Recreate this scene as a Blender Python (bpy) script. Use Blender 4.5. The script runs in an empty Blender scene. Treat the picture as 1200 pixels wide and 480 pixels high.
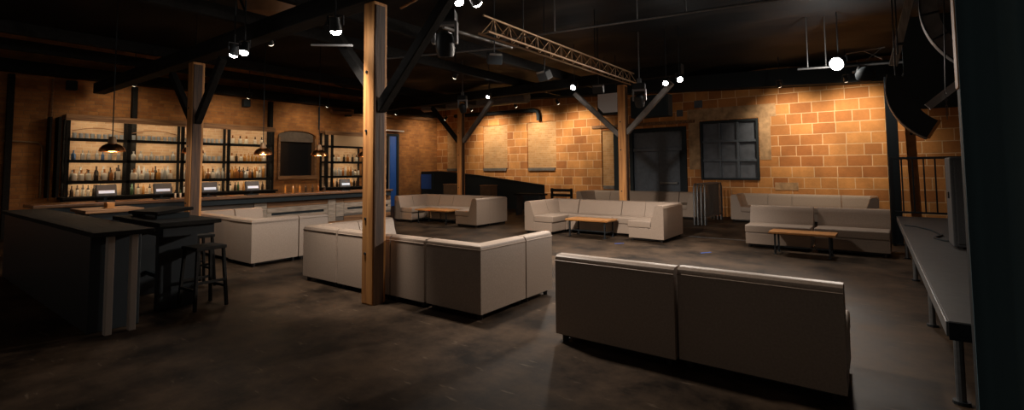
import bpy, bmesh, math, random
from mathutils import Vector, Matrix, Euler
random.seed(7)
sc = bpy.context.scene
COL = sc.collection
PI = math.pi

# ------------------------------------------------------------------ camera, world, exposure
YAW, PIT, ROL, EYE = math.radians(36.53), math.radians(3.256), math.radians(-.452), 1.65
cam = bpy.data.cameras.new('camera'); cam.sensor_width = 36; cam.lens = 570 * 36 / 1200
cam.shift_y = -(240 - 166) / 1200; cam.clip_start = .05; cam.clip_end = 100
co = bpy.data.objects.new('camera', cam); COL.objects.link(co)
_r = Vector((math.cos(YAW), math.sin(YAW), 0)); _f0 = Vector((-math.sin(YAW), math.cos(YAW), 0)); _u = Vector((0, 0, 1))
_f = _f0 * math.cos(PIT) + _u * math.sin(PIT); _up = -_f0 * math.sin(PIT) + _u * math.cos(PIT)
_rr = _r * math.cos(ROL) + _up * math.sin(ROL); _uu = -_r * math.sin(ROL) + _up * math.cos(ROL)
M = Matrix((_rr, _uu, -_f)).transposed().to_4x4(); M.translation = (0, 0, EYE)
co.matrix_world = M
sc.camera = co

w = bpy.data.worlds.new('world'); sc.world = w; w.use_nodes = True
w.node_tree.nodes['Background'].inputs[0].default_value = (1, .82, .68, 1)
w.node_tree.nodes['Background'].inputs[1].default_value = .085
sc.view_settings.view_transform = 'Standard'; sc.view_settings.look = 'None'
sc.view_settings.exposure = 0.0; sc.view_settings.gamma = 1.0; sc.view_settings.use_curve_mapping = False
WARM = (1, .80, .58); NEUT = (1, .88, .76)
E_WASH, E_FLOOD, E_STRIP, E_PEND = 380, 330, 3.6, 22

# ------------------------------------------------------------------ materials
def new_mat(name):
    m = bpy.data.materials.new(name); m.use_nodes = True
    return m, m.node_tree.nodes, m.node_tree.links, m.node_tree.nodes['Principled BSDF']
def mat(name, col, rough=.6, metal=0, noise=0, nscale=20, col2=None, bump=0, emit=None, estr=0, stretch=None, spec=.5, alpha=None, trans=0):
    m, N, L, B = new_mat(name)
    B.inputs['Base Color'].default_value = (*col, 1); B.inputs['Roughness'].default_value = rough
    B.inputs['Metallic'].default_value = metal; B.inputs['Specular IOR Level'].default_value = spec
    if trans: B.inputs['Transmission Weight'].default_value = trans
    if emit: B.inputs['Emission Color'].default_value = (*emit, 1); B.inputs['Emission Strength'].default_value = estr
    if noise or bump:
        tc = N.new('ShaderNodeTexCoord'); mp = N.new('ShaderNodeMapping'); nz = N.new('ShaderNodeTexNoise')
        L.new(tc.outputs['Object'], mp.inputs[0]); L.new(mp.outputs[0], nz.inputs['Vector'])
        if stretch: mp.inputs['Scale'].default_value = stretch
        nz.inputs['Scale'].default_value = nscale; nz.inputs['Detail'].default_value = 6
        if noise:
            c2 = col2 or tuple(c * (1 - noise) for c in col)
            cr = N.new('ShaderNodeValToRGB'); cr.color_ramp.elements[0].position = .35; cr.color_ramp.elements[1].position = .65
            cr.color_ramp.elements[0].color = (*c2, 1); cr.color_ramp.elements[1].color = (*col, 1)
            L.new(nz.outputs[0], cr.inputs[0]); L.new(cr.outputs[0], B.inputs['Base Color'])
        if bump:
            b = N.new('ShaderNodeBump'); b.inputs['Strength'].default_value = bump; b.inputs['Distance'].default_value = .02
            L.new(nz.outputs[0], b.inputs['Height']); L.new(b.outputs[0], B.inputs['Normal'])
    return m
def brick_mat(name, axis, c1, c2, mortar, bw, rh, msize, stain, smul=1.0, bias=0.0):
    m, N, L, B = new_mat(name)
    g = N.new('ShaderNodeNewGeometry'); s = N.new('ShaderNodeSeparateXYZ'); c = N.new('ShaderNodeCombineXYZ')
    L.new(g.outputs['Position'], s.inputs[0]); L.new(s.outputs[axis], c.inputs[0]); L.new(s.outputs[2], c.inputs[1])
    b = N.new('ShaderNodeTexBrick'); b.inputs['Scale'].default_value = 1
    b.inputs['Brick Width'].default_value = bw; b.inputs['Row Height'].default_value = rh
    b.inputs['Mortar Size'].default_value = msize; b.inputs['Mortar Smooth'].default_value = .3; b.inputs['Bias'].default_value = bias
    b.inputs['Color1'].default_value = (*c1, 1); b.inputs['Color2'].default_value = (*c2, 1); b.inputs['Mortar'].default_value = (*mortar, 1)
    b.offset = .42; b.squash = .72; b.squash_frequency = 3
    nd = N.new('ShaderNodeTexNoise'); nd.inputs['Scale'].default_value = 3; nd.inputs['Detail'].default_value = 5
    L.new(g.outputs['Position'], nd.inputs['Vector'])
    wv = N.new('ShaderNodeMixRGB'); wv.blend_type = 'ADD'; wv.inputs[0].default_value = .018
    L.new(c.outputs[0], wv.inputs[1]); L.new(nd.outputs['Color'], wv.inputs[2]); L.new(wv.outputs[0], b.inputs['Vector'])
    n2 = N.new('ShaderNodeTexNoise'); n2.inputs['Scale'].default_value = 1.1; n2.inputs['Detail'].default_value = 8; n2.inputs['Roughness'].default_value = .7
    L.new(g.outputs['Position'], n2.inputs['Vector'])
    cr = N.new('ShaderNodeValToRGB'); cr.color_ramp.elements[0].position = .38; cr.color_ramp.elements[1].position = .62
    cr.color_ramp.elements[0].color = (stain, stain, stain, 1); cr.color_ramp.elements[1].color = (smul, smul, smul, 1)
    L.new(n2.outputs[0], cr.inputs[0])
    mx = N.new('ShaderNodeMixRGB'); mx.blend_type = 'MULTIPLY'; mx.inputs[0].default_value = 1
    L.new(b.outputs['Color'], mx.inputs[1]); L.new(cr.outputs[0], mx.inputs[2]); L.new(mx.outputs[0], B.inputs['Base Color'])
    B.inputs['Roughness'].default_value = .85
    bp = N.new('ShaderNodeBump'); bp.inputs['Strength'].default_value = .5; bp.inputs['Distance'].default_value = .02; bp.invert = True
    L.new(b.outputs['Fac'], bp.inputs['Height'])
    bp2 = N.new('ShaderNodeBump'); bp2.inputs['Strength'].default_value = .25; bp2.inputs['Distance'].default_value = .02
    n3 = N.new('ShaderNodeTexNoise'); n3.inputs['Scale'].default_value = 18; L.new(g.outputs['Position'], n3.inputs['Vector'])
    L.new(n3.outputs[0], bp2.inputs['Height']); L.new(bp.outputs[0], bp2.inputs['Normal']); L.new(bp2.outputs[0], B.inputs['Normal'])
    return m
def floor_mat():
    m, N, L, B = new_mat('stained_concrete')
    g = N.new('ShaderNodeNewGeometry')
    n1 = N.new('ShaderNodeTexNoise'); n1.inputs['Scale'].default_value = 1.25; n1.inputs['Detail'].default_value = 9; n1.inputs['Roughness'].default_value = .68
    L.new(g.outputs['Position'], n1.inputs['Vector'])
    cr = N.new('ShaderNodeValToRGB'); e = cr.color_ramp.elements
    e[0].position = .38; e[0].color = (.010, .0066, .0045, 1); e[1].position = .64; e[1].color = (.078, .050, .031, 1)
    L.new(n1.outputs[0], cr.inputs[0])
    n2 = N.new('ShaderNodeTexNoise'); n2.inputs['Scale'].default_value = 14; n2.inputs['Detail'].default_value = 6
    mp = N.new('ShaderNodeMapping'); mp.inputs['Rotation'].default_value = (0, 0, .5); mp.inputs['Scale'].default_value = (.25, 1, 1)
    L.new(g.outputs['Position'], mp.inputs[0]); L.new(mp.outputs[0], n2.inputs['Vector'])
    cs = N.new('ShaderNodeValToRGB'); cs.color_ramp.elements[0].position = .64; cs.color_ramp.elements[1].position = .76
    cs.color_ramp.elements[0].color = (0, 0, 0, 1); cs.color_ramp.elements[1].color = (.55, .55, .55, 1)
    L.new(n2.outputs[0], cs.inputs[0])
    mx = N.new('ShaderNodeMixRGB'); L.new(cs.outputs[0], mx.inputs[0]); L.new(cr.outputs[0], mx.inputs[1]); mx.inputs[2].default_value = (.19, .14, .10, 1)
    L.new(mx.outputs[0], B.inputs['Base Color']); B.inputs['Specular IOR Level'].default_value = .10
    rr = N.new('ShaderNodeMapRange'); rr.inputs['To Min'].default_value = .45; rr.inputs['To Max'].default_value = .75
    L.new(n1.outputs[0], rr.inputs[0]); L.new(rr.outputs[0], B.inputs['Roughness'])
    bp = N.new('ShaderNodeBump'); bp.inputs['Strength'].default_value = .12; bp.inputs['Distance'].default_value = .01
    L.new(n2.outputs[0], bp.inputs['Height']); L.new(bp.outputs[0], B.inputs['Normal'])
    return m
def wood_mat(name, col, col2, axis='z', rough=.65):
    st = {'z': (14, 14, .8), 'x': (.8, 14, 14), 'y': (14, .8, 14)}[axis]
    return mat(name, col, rough, noise=1, col2=col2, nscale=1.6, stretch=st, bump=.35)

MT = {}
MT['floor'] = floor_mat()
MT['block'] = brick_mat('tan_block', 0, (.66, .30, .088), (.38, .135, .034), (.74, .48, .26), .60, .335, .013, .72, 1.05)
MT['infill'] = brick_mat('pale_infill_brick', 0, (.62, .36, .16), (.52, .27, .10), (.58, .38, .20), .26, .085, .008, .75, 1.0)
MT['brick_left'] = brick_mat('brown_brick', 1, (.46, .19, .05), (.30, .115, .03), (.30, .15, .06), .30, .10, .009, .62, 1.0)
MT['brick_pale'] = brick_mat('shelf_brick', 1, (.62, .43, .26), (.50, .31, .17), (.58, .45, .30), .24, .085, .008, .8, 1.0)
MT['concrete'] = mat('rendered_concrete', (.50, .31, .16), .85, noise=.45, nscale=5, bump=.2)
MT['black'] = mat('black_paint', (.022, .029, .034), .7, spec=.15)
MT['blackm'] = mat('black_metal', (.016, .020, .024), .45, spec=.35)
MT['ceil'] = mat('black_ceiling', (.014, .019, .023), .6, spec=.14, bump=.5, nscale=1.3, stretch=(.5, 3, 1))
MT['doorpaint'] = mat('charcoal_door_paint', (.085, .105, .135), .5, noise=.25, nscale=9)
MT['dwood'] = mat('dark_timber', (.014, .013, .012), .8, spec=.15, noise=.4, nscale=3, bump=.3, stretch=(1, 6, 6))
MT['gwood'] = mat('grey_timber', (.17, .15, .135), .6, noise=.3, nscale=6, bump=.2)  # silver light on the far braces put into this grey; sills share it
MT['post'] = wood_mat('honey_post_timber', (.60, .28, .085), (.34, .14, .04), 'z')
MT['postshade'] = wood_mat('shaded_post_timber', (.10, .045, .018), (.03, .014, .008), 'z')  # shaded copy of the post timber for the unlit face
MT['table'] = wood_mat('oiled_oak', (.52, .24, .075), (.34, .14, .04), 'x', .4)
MT['sofa'] = mat('greige_vinyl', (.36, .275, .215), .5, noise=.16, nscale=60, bump=.06)
MT['sofatop'] = MT['sofa']
MT['foot'] = mat('dark_sofa_foot', (.012, .010, .009), .5)
MT['steel'] = mat('galvanised_steel', (.20, .21, .22), .45, metal=.7, noise=.2, nscale=30)
MT['white'] = mat('white_metal', (.62, .62, .62), .5)
MT['copper'] = mat('copper', (.80, .36, .14), .25, metal=1)
MT['brass'] = mat('bare_truss_steel', (.26, .16, .085), .5, metal=.5)
MT['bulb'] = mat('warm_bulb', (1, .8, .5), .4, emit=(1, .62, .30), estr=9)
MT['lens'] = mat('lamp_lens', (1, 1, 1), .4, emit=(1, .93, .86), estr=60)
MT['strip'] = mat('shelf_led', (1, .9, .7), .4, emit=(1, .76, .50), estr=4)
MT['barwood'] = wood_mat('bar_top_timber', (.20, .10, .05), (.10, .05, .022), 'y', .35)
MT['whitewash'] = mat('whitewashed_board', (.42, .345, .275), .75, noise=.4, nscale=5, stretch=(6, .8, 6), bump=.3)
MT['brownboard'] = wood_mat('brown_board', (.30, .15, .065), (.12, .055, .022), 'y', .7)
MT['greyboard'] = mat('grey_board', (.15, .125, .105), .75, noise=.3, nscale=4, stretch=(6, .8, 6), bump=.2)
MT['blue'] = mat('blue_paint', (.02, .11, .50), .5)
MT['curtain'] = mat('black_velour', (.09, .155, .185), .95, spec=.1, bump=.1, nscale=80)
MT['stage'] = mat('stage_deck', (.034, .033, .033), .65, noise=.3, nscale=12, bump=.1)
MT['screen'] = mat('till_casing', (.06, .07, .085), .6, spec=.25, noise=.2, nscale=8)
MT['tillglow'] = mat('till_screen', (.5, .6, .75), .2, emit=(.62, .74, .92), estr=.32)
MT['tv'] = mat('dark_glass', (.008, .009, .011), .12)
MT['spk'] = mat('speaker_grille', (.06, .064, .07), .7, noise=.3, nscale=90)
MT['spklight'] = mat('pale_speaker_front', (.60, .61, .64), .7)
MT['yokegrey'] = mat('moving_head_casing', (.26, .27, .29), .45)
MT['beige'] = mat('beige_blind', (.48, .33, .20), .8)
MT['box'] = mat('brown_cabinet', (.12, .065, .032), .7, noise=.3, nscale=6)
MT['glass'] = mat('clear_tumbler_glass', (.36, .39, .42), .15, spec=.7)
MT['weathered'] = mat('weathered_board', (.40, .35, .30), .8, noise=.4, nscale=5, stretch=(6, 6, 1))
MT['lbrown'] = mat('brown_drum', (.42, .21, .095), .6, noise=.25, nscale=5)
MT['greyband'] = mat('grey_sheet_metal', (.22, .21, .20), .45, metal=.3, noise=.35, nscale=6)
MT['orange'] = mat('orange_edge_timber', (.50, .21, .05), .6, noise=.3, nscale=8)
MT['blind'] = mat('duct_cloth', (.16, .17, .18), .6, noise=.3, nscale=5)
BOT = [mat('bottle_amber', (.30, .11, .025), .15, spec=.7), mat('bottle_clear', (.42, .41, .38), .12, spec=.8), mat('bottle_dark', (.035, .022, .014), .15, spec=.7),
       mat('bottle_gold', (.40, .18, .04), .15, spec=.7), mat('bottle_green', (.05, .10, .05), .15, spec=.7), mat('bottle_blue', (.10, .18, .34), .15, spec=.7)]
MT['labelp'] = mat('bottle_label', (.70, .62, .50), .7)

# ------------------------------------------------------------------ mesh helpers
class MB:
    def __init__(s): s.bm = bmesh.new()
    def _bev(s, verts, b, seg=2):
        if b > 0:
            es = {e for v in verts for e in v.link_edges}
            bmesh.ops.bevel(s.bm, geom=list(es), offset=b, segments=seg, affect='EDGES', profile=.6)
    def box(s, x0, x1, y0, y1, z0, z1, b=0, rot=None, seg=2):
        r = bmesh.ops.create_cube(s.bm, size=1); v = r['verts']
        bmesh.ops.scale(s.bm, vec=(x1 - x0, y1 - y0, z1 - z0), verts=v)
        c = Vector(((x0 + x1) / 2, (y0 + y1) / 2, (z0 + z1) / 2))
        if rot: bmesh.ops.rotate(s.bm, cent=(0, 0, 0), matrix=Euler(rot).to_matrix(), verts=v)
        bmesh.ops.translate(s.bm, vec=c, verts=v); s._bev(v, b, seg); return s
    def bar(s, a, b, wx, wy, bev=0, up=(0, 0, 1)):
        a, b = Vector(a), Vector(b); d = b - a; L = d.length; d.normalize(); u = Vector(up)
        if abs(d.dot(u)) > .98: u = Vector((0, 1, 0))
        x = d.cross(u).normalized(); y = x.cross(d).normalized()
        m = Matrix((x, y, d)).transposed().to_4x4(); m.translation = (a + b) / 2
        r = bmesh.ops.create_cube(s.bm, size=1); v = r['verts']
        bmesh.ops.scale(s.bm, vec=(wx, wy, L), verts=v); bmesh.ops.transform(s.bm, matrix=m, verts=v); s._bev(v, bev, 1); return s
    def cyl(s, a, b, r, r2=None, n=12, caps=True):
        a, b = Vector(a), Vector(b); d = b - a; q = d.to_track_quat('Z', 'Y').to_matrix().to_4x4(); q.translation = (a + b) / 2
        o = bmesh.ops.create_cone(s.bm, cap_ends=caps, segments=n, radius1=r, radius2=r if r2 is None else r2, depth=d.length)
        bmesh.ops.transform(s.bm, matrix=q, verts=o['verts']); return s
    def tube(s, pts, r, n=8):
        pts = [Vector(p) for p in pts]; rings = []
        for i, p in enumerate(pts):
            d = (pts[min(i + 1, len(pts) - 1)] - pts[max(i - 1, 0)]).normalized()
            u = Vector((0, 0, 1)) if abs(d.z) < .9 else Vector((1, 0, 0))
            x = d.cross(u).normalized(); y = x.cross(d)
            rings.append([s.bm.verts.new(p + (x * math.cos(2 * PI * k / n) + y * math.sin(2 * PI * k / n)) * r) for k in range(n)])
        for A, B in zip(rings, rings[1:]):
            for k in range(n): s.bm.faces.new((A[k], A[(k + 1) % n], B[(k + 1) % n], B[k]))
        s.bm.faces.new(rings[0][::-1]); s.bm.faces.new(rings[-1]); return s
    def lathe(s, prof, c=(0, 0, 0), n=16, close=True):
        rings = []
        for r, z in prof:
            rings.append([s.bm.verts.new((c[0] + r * math.cos(2 * PI * k / n), c[1] + r * math.sin(2 * PI * k / n), c[2] + z)) for k in range(n)])
        for A, B in zip(rings, rings[1:]):
            for k in range(n): s.bm.faces.new((A[k], A[(k + 1) % n], B[(k + 1) % n], B[k]))
        if close: s.bm.faces.new(rings[0][::-1]); s.bm.faces.new(rings[-1])
        return s
    def prism(s, poly, fn, t0, t1):     # poly of 2-D points; fn(p, q, t) gives a 3-D point
        A = [s.bm.verts.new(fn(p, q, t0)) for p, q in poly]; B = [s.bm.verts.new(fn(p, q, t1)) for p, q in poly]; n = len(poly)
        s.bm.faces.new(A[::-1]); s.bm.faces.new(B)
        for k in range(n): s.bm.faces.new((A[k], A[(k + 1) % n], B[(k + 1) % n], B[k]))
        return s
    def build(s, name, m, parent=None, smooth=0):
        bmesh.ops.recalc_face_normals(s.bm, faces=s.bm.faces[:])
        me = bpy.data.meshes.new(name); s.bm.to_mesh(me); s.bm.free()
        me.materials.append(m)
        if smooth:
            for p in me.polygons: p.use_smooth = True
            try: me.set_sharp_from_angle(angle=math.radians(smooth))
            except Exception: pass
        o = bpy.data.objects.new(name, me); COL.objects.link(o)
        if parent: o.parent = parent
        return o
def tag(o, label, cat, group=None, kind=None):
    o['label'] = label; o['category'] = cat
    if group: o['group'] = group
    if kind: o['kind'] = kind
    return o
def thing(name, label, cat, loc=(0, 0, 0), rz=0, group=None):
    o = bpy.data.objects.new(name, None); COL.objects.link(o); o.empty_display_size = .1
    o.location = loc; o.rotation_euler = (0, 0, rz)
    return tag(o, label, cat, group)
def struct(o, label=None):
    o['kind'] = 'structure'
    if label: o['label'] = label
    return o
def dup(root, label, loc, rz=None, group=None):
    r = root.copy(); COL.objects.link(r); r.location = loc; r['label'] = label
    if rz is not None: r.rotation_euler = (0, 0, rz)
    if group: r['group'] = group
    for ch in list(root.children):
        c = ch.copy(); COL.objects.link(c); c.parent = r
        for g in ch.children:
            d = g.copy(); COL.objects.link(d); d.parent = c
    return r
def spot(name, parent, loc, target, power, size, blend=.6, col=NEUT, rad=.06, world_parent=Vector((0, 0, 0))):
    l = bpy.data.lights.new(name, 'SPOT'); l.energy = power; l.spot_size = math.radians(size); l.spot_blend = blend; l.color = col; l.shadow_soft_size = rad
    o = bpy.data.objects.new(name, l); COL.objects.link(o)
    d = Vector(target) - (Vector(loc) + world_parent)
    o.rotation_euler = d.to_track_quat('-Z', 'Y').to_euler(); o.location = loc
    if parent: o.parent = parent
    return o

# ------------------------------------------------------------------ room shell
WX, WY = -17.8, 17.6      # left wall and back wall planes
def holed(mb, u0, u1, z0, z1, holes, fn):
    us = sorted({u0, u1, *[h[0] for h in holes], *[h[1] for h in holes]})
    for a, b in zip(us, us[1:]):
        hz = sorted([(h[2], h[3]) for h in holes if h[0] <= a + 1e-6 and h[1] >= b - 1e-6]); z = z0
        for c, d in hz:
            if c > z: fn(a, b, z, c)
            z = d
        if z < z1: fn(a, b, z, z1)
mb = MB(); mb.box(-18.3, 4.3, -3, 18.1, -.2, 0); struct(mb.build('floor', MT['floor']), 'dark stained concrete floor')
mb = MB()
mb.box(-3.8, .35, 12.09, 12.13, .001, .006); mb.box(-7.4, -3.8, 12.07, 12.11, .001, .006)
struct(mb.build('trim_1', MT['steel']), 'thin metal threshold strip set in the floor')
# scuffed blue tape marks left on the floor
for a, b, lb in (((-2.75, 9.85), (-2.62, 10.05), 'short blue tape mark on floor near right coffee table'), ((-4.65, 10.05), (-4.5, 10.2), 'short blue tape mark on floor before middle sectional arm')):
    t = MB(); t.bar((a[0], a[1], .003), (b[0], b[1], .003), .04, .004)
    tag(t.build('tape_mark', MT['blue']), lb, 'tape')

HB = [(-7.45, -5.3, 0, 3.15), (-4.83, -2.97, 1.24, 3.28), (-17.1, -16.3, 1.65, 3.7), (-14.75, -13.3, 1.65, 3.7), (-12.2, -10.72, 1.65, 3.7), (-8.62, -8.05, .92, 3.16)]
mb = MB(); holed(mb, -18.3, 4.3, 0, 5.4, HB, lambda a, b, c, d: mb.box(a, b, WY, WY + .4, c, d))
wb = struct(mb.build('wall_back', MT['block']), 'tan block wall washed by spotlights')
for x0, x1, z0, z1 in HB[2:]:
    b = MB(); b.box(x0 + .002, x1 - .002, WY + .05, WY + .3, z0 + .002, z1 - .002); b.build('brick_infill', MT['infill'], wb)
    b = MB(); b.box(x0 + .05, x1 - .05, WY - .05, WY + .05, z0 - .06, z0 + .07, .008); b.build('sill', MT['gwood'], wb)
b = MB(); b.box(-5.25, -2.45, WY - .012, WY + .1, 3.30, 3.72); b.box(-5.22, -4.85, WY - .012, WY + .1, 1.6, 3.3); b.box(-2.95, -2.62, WY - .012, WY + .1, 1.9, 3.3)
b.build('concrete_patch', MT['concrete'], wb)
b = MB(); b.box(-2.55, -1.9, WY - .014, WY + .1, .93, 1.17); b.build('concrete_patch', MT['concrete'], wb)
for x0, x1, z0, z1 in ((-5.0, -4.72, 3.76, 4.02), (-5.62, -5.4, 3.5, 3.74), (-6.2, -5.95, 3.62, 3.95)):
    b = MB(); b.box(x0, x1, WY - .012, WY + .1, z0, z1); b.build('dark_block', MT['doorpaint'], wb)
b = MB(); b.box(-9.0, -5.0, WY - .07, WY + .1, 3.25, 3.36, .01); b.build('lintel', MT['brownboard'], wb)

HL = [(14.15, 15.12, 0, 3.35), (9.35, 10.9, 1.42, 3.25)]
mb = MB(); holed(mb, -3, 18.0, 0, 5.4, HL, lambda a, b, c, d: mb.box(WX - .4, WX, a, b, c, d))
wl = struct(mb.build('wall_left', MT['brick_left']), 'brown brick wall behind the bar')
b = MB()                              # arched head over the opening
arc = [(10.9, 3.25), (9.35, 3.25), (9.35, 2.98)] + [(10.125 + .775 * math.cos(t), 2.98 + .22 * math.sin(t)) for t in [PI - PI * k / 14 for k in range(1, 15)]]
b.prism(arc, lambda p, q, t: (t, p, q), WX - .39, WX - .002); b.build('arch_head', MT['brick_left'], wl)
mb = MB(); mb.box(4, 4.4, 1, 18, 0, 5.4); struct(mb.build('wall_right', MT['brick_left']), 'dark brick wall behind the stage')
# ceiling: black, sagging
def ceil_z(x, y): return 5.40 - .45 * max(0, (y - 8) / 10) - .25 * max(0, (x + 9) / 12) + .06 * math.sin(x * 2.1 + y * .4) * math.sin(y * 2.6 + x * .3) + .04 * math.sin(y * 5.1 + x * .7)
mb = MB(); nx, ny = 60, 60; V = []
for i in range(nx + 1):
    row = []
    for j in range(ny + 1):
        x = -18.3 + 22.7 * i / nx; y = -3 + 21.1 * j / ny
        row.append(mb.bm.verts.new((x, y, ceil_z(x, y))))
    V.append(row)
for i in range(nx):
    for j in range(ny): mb.bm.faces.new((V[i][j], V[i + 1][j], V[i + 1][j + 1], V[i][j + 1]))
struct(mb.build('ceiling', MT['ceil'], smooth=180), 'sagging black ceiling lining')
# sloping black bulkhead along the back wall, timber along the left wall
mb = MB(); mb.prism([(-17.79, 5.02), (4, 3.86), (4, 4.5), (-17.79, 5.3)], lambda p, q, t: (p, t, q), 17.1, 17.59)
struct(mb.build('trim_2', MT['black']), 'black bulkhead along the top of the back wall')
mb = MB(); mb.box(-17.55, -17.2, -2.5, 17.0, 4.22, 4.52, .02); struct(mb.build('trim_3', MT['dwood']), 'heavy dark timber beam along the bar wall')
mb = MB()
for y in (2.3, 4.9, 9.0): mb.box(-17.78, -17.6, y - .06, y + .06, 0, 4.2)
struct(mb.build('trim_4', MT['dwood']), 'dark upright timbers on the bar wall')

# ------------------------------------------------------------------ door_1, window_1, door_2, window_2
def child(par, name, m, fn, smooth=0):
    b = MB(); fn(b); return b.build(name, MT[m] if isinstance(m, str) else m, par, smooth)
def empty_struct(name, loc=(0, 0, 0), label=None):
    o = bpy.data.objects.new(name, None); COL.objects.link(o); o.location = loc; return struct(o, label)
d1 = empty_struct('door_1', (-6.375, WY, 0), 'charcoal double door with transom panel in the back wall')
child(d1, 'frame', 'black', lambda b: (b.box(-1.07, -.93, -.05, .15, 0, 3.14, .01), b.box(.91, 1.07, -.05, .15, 0, 3.14, .01), b.box(-.93, .91, -.05, .15, 3.0, 3.14, .01)))
child(d1, 'transom_panel', 'doorpaint', lambda b: b.box(-.93, .91, .06, .12, 2.42, 3.0, .01))
child(d1, 'transom_rail', 'doorpaint', lambda b: b.box(-.93, .91, -.01, .12, 2.28, 2.42, .012))
child(d1, 'door_leaf', 'doorpaint', lambda b: b.box(-.925, .03, .05, .10, .02, 2.28, .01))
dl = child(d1, 'door_leaf', 'doorpaint', lambda b: b.box(.04, .80, .05, .10, .02, 2.28, .01))
child(d1, 'side_panel', 'black', lambda b: b.box(.81, .91, .0, .12, .02, 2.28, .01))
child(dl, 'push_bar', 'steel', lambda b: (b.box(.08, .74, -.06, -.02, 1.08, 1.15, .012), b.box(.08, .15, -.04, .05, 1.07, 1.16, .01), b.box(.68, .74, -.04, .05, 1.07, 1.16, .01)))
w1 = empty_struct('window_1', (-3.9, WY, 1.24), 'blacked-out nine-pane window in the back wall')
child(w1, 'window_frame', 'black', lambda b: (b.box(-.925, -.85, -.05, .15, 0, 2.03, .01), b.box(.85, .925, -.05, .15, 0, 2.03, .01), b.box(-.85, .85, -.05, .15, 1.95, 2.03, .01), b.box(-.85, .85, -.05, .15, 0, .07, .01)))
child(w1, 'muntin', 'doorpaint', lambda b: (b.box(-.33, -.25, -.02, .12, .07, 1.95, .008), b.box(.25, .33, -.02, .12, .07, 1.95, .008)))
child(w1, 'muntin', 'doorpaint', lambda b: (b.box(-.85, .85, -.03, .12, .62, .70, .008), b.box(-.85, .85, -.03, .12, 1.27, 1.35, .008)))
MT['pane'] = mat('painted_pane', (.10, .115, .145), .42, noise=.3, nscale=5)
for i in range(3):
    for j in range(3):
        xa = (-.85, -.25, .33)[i]; xb = (-.33, .25, .85)[i]; za = (.07, .70, 1.35)[j]; zb = (.62, 1.27, 1.95)[j]
        child(w1, 'pane', 'pane', lambda b: b.box(xa, xb, .07, .10, za, zb))
d2 = empty_struct('door_2', (WX, 14.635, 0), 'dark doorway with blue edge at the end of the bar wall')
child(d2, 'frame', 'black', lambda b: (b.box(-.3, .03, .37, .48, 0, 3.34), b.box(-.3, .03, -.48, -.40, 0, 3.34), b.box(-.3, .03, -.4, .37, 3.24, 3.34)))
child(d2, 'blue_leaf', 'blue', lambda b: b.box(-.06, -.02, .0, .37, .02, 3.24))
child(d2, 'dark_leaf', 'tv', lambda b: b.box(-.16, -.12, -.4, .0, .02, 3.24))
w2 = empty_struct('window_2', (WX, 10.125, 1.42), 'arched opening in the bar wall holding a dark screen')
child(w2, 'window_frame', 'brownboard', lambda b: (b.box(-.25, .06, -.775, -.70, 0, 1.5), b.box(-.25, .06, .70, .775, 0, 1.5), b.box(-.25, .12, -.80, .80, -.08, .06)))
def _ah(b):
    pts = [(-.7, 1.36), (.7, 1.36), (.7, 1.62)] + [(.70 * math.cos(t), 1.62 + .17 * math.sin(t)) for t in [PI * k / 12 for k in range(1, 13)]]
    b.prism(pts, lambda p, q, t: (t, p, q), -.2, -.08)
child(w2, 'arch_panel', mat('grey_render', (.13, .10, .08), .85, noise=.3, nscale=5), _ah)
child(w2, 'screen', 'tv', lambda b: b.box(-.24, -.18, -.7, .7, .06, 1.40))

# ------------------------------------------------------------------ timber posts, braces, girders
def post(x, y, top, label, s=.21, braces=(), fixed=None):
    t = thing('timber_post', label, 'post', (x, y, 0))
    child(t, 'shaft', 'post', lambda b: b.box(-s / 2, s / 2, -s / 2, s / 2, 0, top, .018))
    child(t, 'shaded_side', 'postshade', lambda b: b.box(s / 2 - .001, s / 2 + .02, -s / 2 + .02, s / 2 - .05, .0, top - .05, .004))  # dark overlay: shade of the post's right face put into colour
    for z in (.62, 1.05, 2.15, 2.9):
        child(t, 'bolt', 'blackm', lambda b: b.cyl((-.03, -s / 2 - .012, z), (-.03, -s / 2 + .01, z), .018, n=8))
    for (xa, za, xb, zb, m) in braces:
        child(t, 'brace', m, lambda b: b.bar((xa, 0, za), (xb, 0, zb), .13, .12, .01, up=(0, 1, 0)))
    return t
post(-5.09, 3.93, 3.80, 'honey timber post standing alone by the middle back-turned sectional', .21, ((.1, 2.42, 1.45, 3.74, 'dwood'), (-.1, 2.75, -1.05, 3.74, 'dwood')))
post(-10.68, 3.95, 3.80, 'timber post rising behind the bar stools on the left', .22, ((.1, 2.62, 1.15, 3.74, 'dwood'), (-.1, 2.62, -1.25, 3.74, 'dwood')))
post(-5.37, 12.28, 3.90, 'timber post with grey braces before the charcoal double door', .21, ((-.1, 2.55, -1.46, 3.82, 'gwood'), (.1, 2.6, 1.35, 3.82, 'gwood')))  # braces grey because the light on them is in the colour
post(-11.26, 12.28, 3.96, 'slim timber post behind the far left sectional', .19, ((-.1, 2.6, -1.4, 3.89, 'dwood'), (.1, 2.6, 1.37, 3.89, 'gwood')))
for y, x0, x1, lb in ((3.93, -17.1, 1.0, 'dark timber girder over the two near posts'), (12.28, -17.1, -3.75, 'dark timber girder over the two far posts')):
    z = 3.82 if y < 5 else 3.985
    g = MB(); g.box(x0, x1, y - .13, y + .13, z, z + .28, .015); tag(g.build('timber_girder', MT['dwood']), lb, 'beam')
for i, x in enumerate((-14.6, -12.9, -8.9, -7.2)):
    g = MB(); g.box(x - .07, x + .07, -2.5, 14.9, 4.27, 4.5, .01)
    tag(g.build('ceiling_joist', MT['dwood']), 'dark ceiling joist running towards the block wall', 'beam', 'dark ceiling joists')

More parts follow.
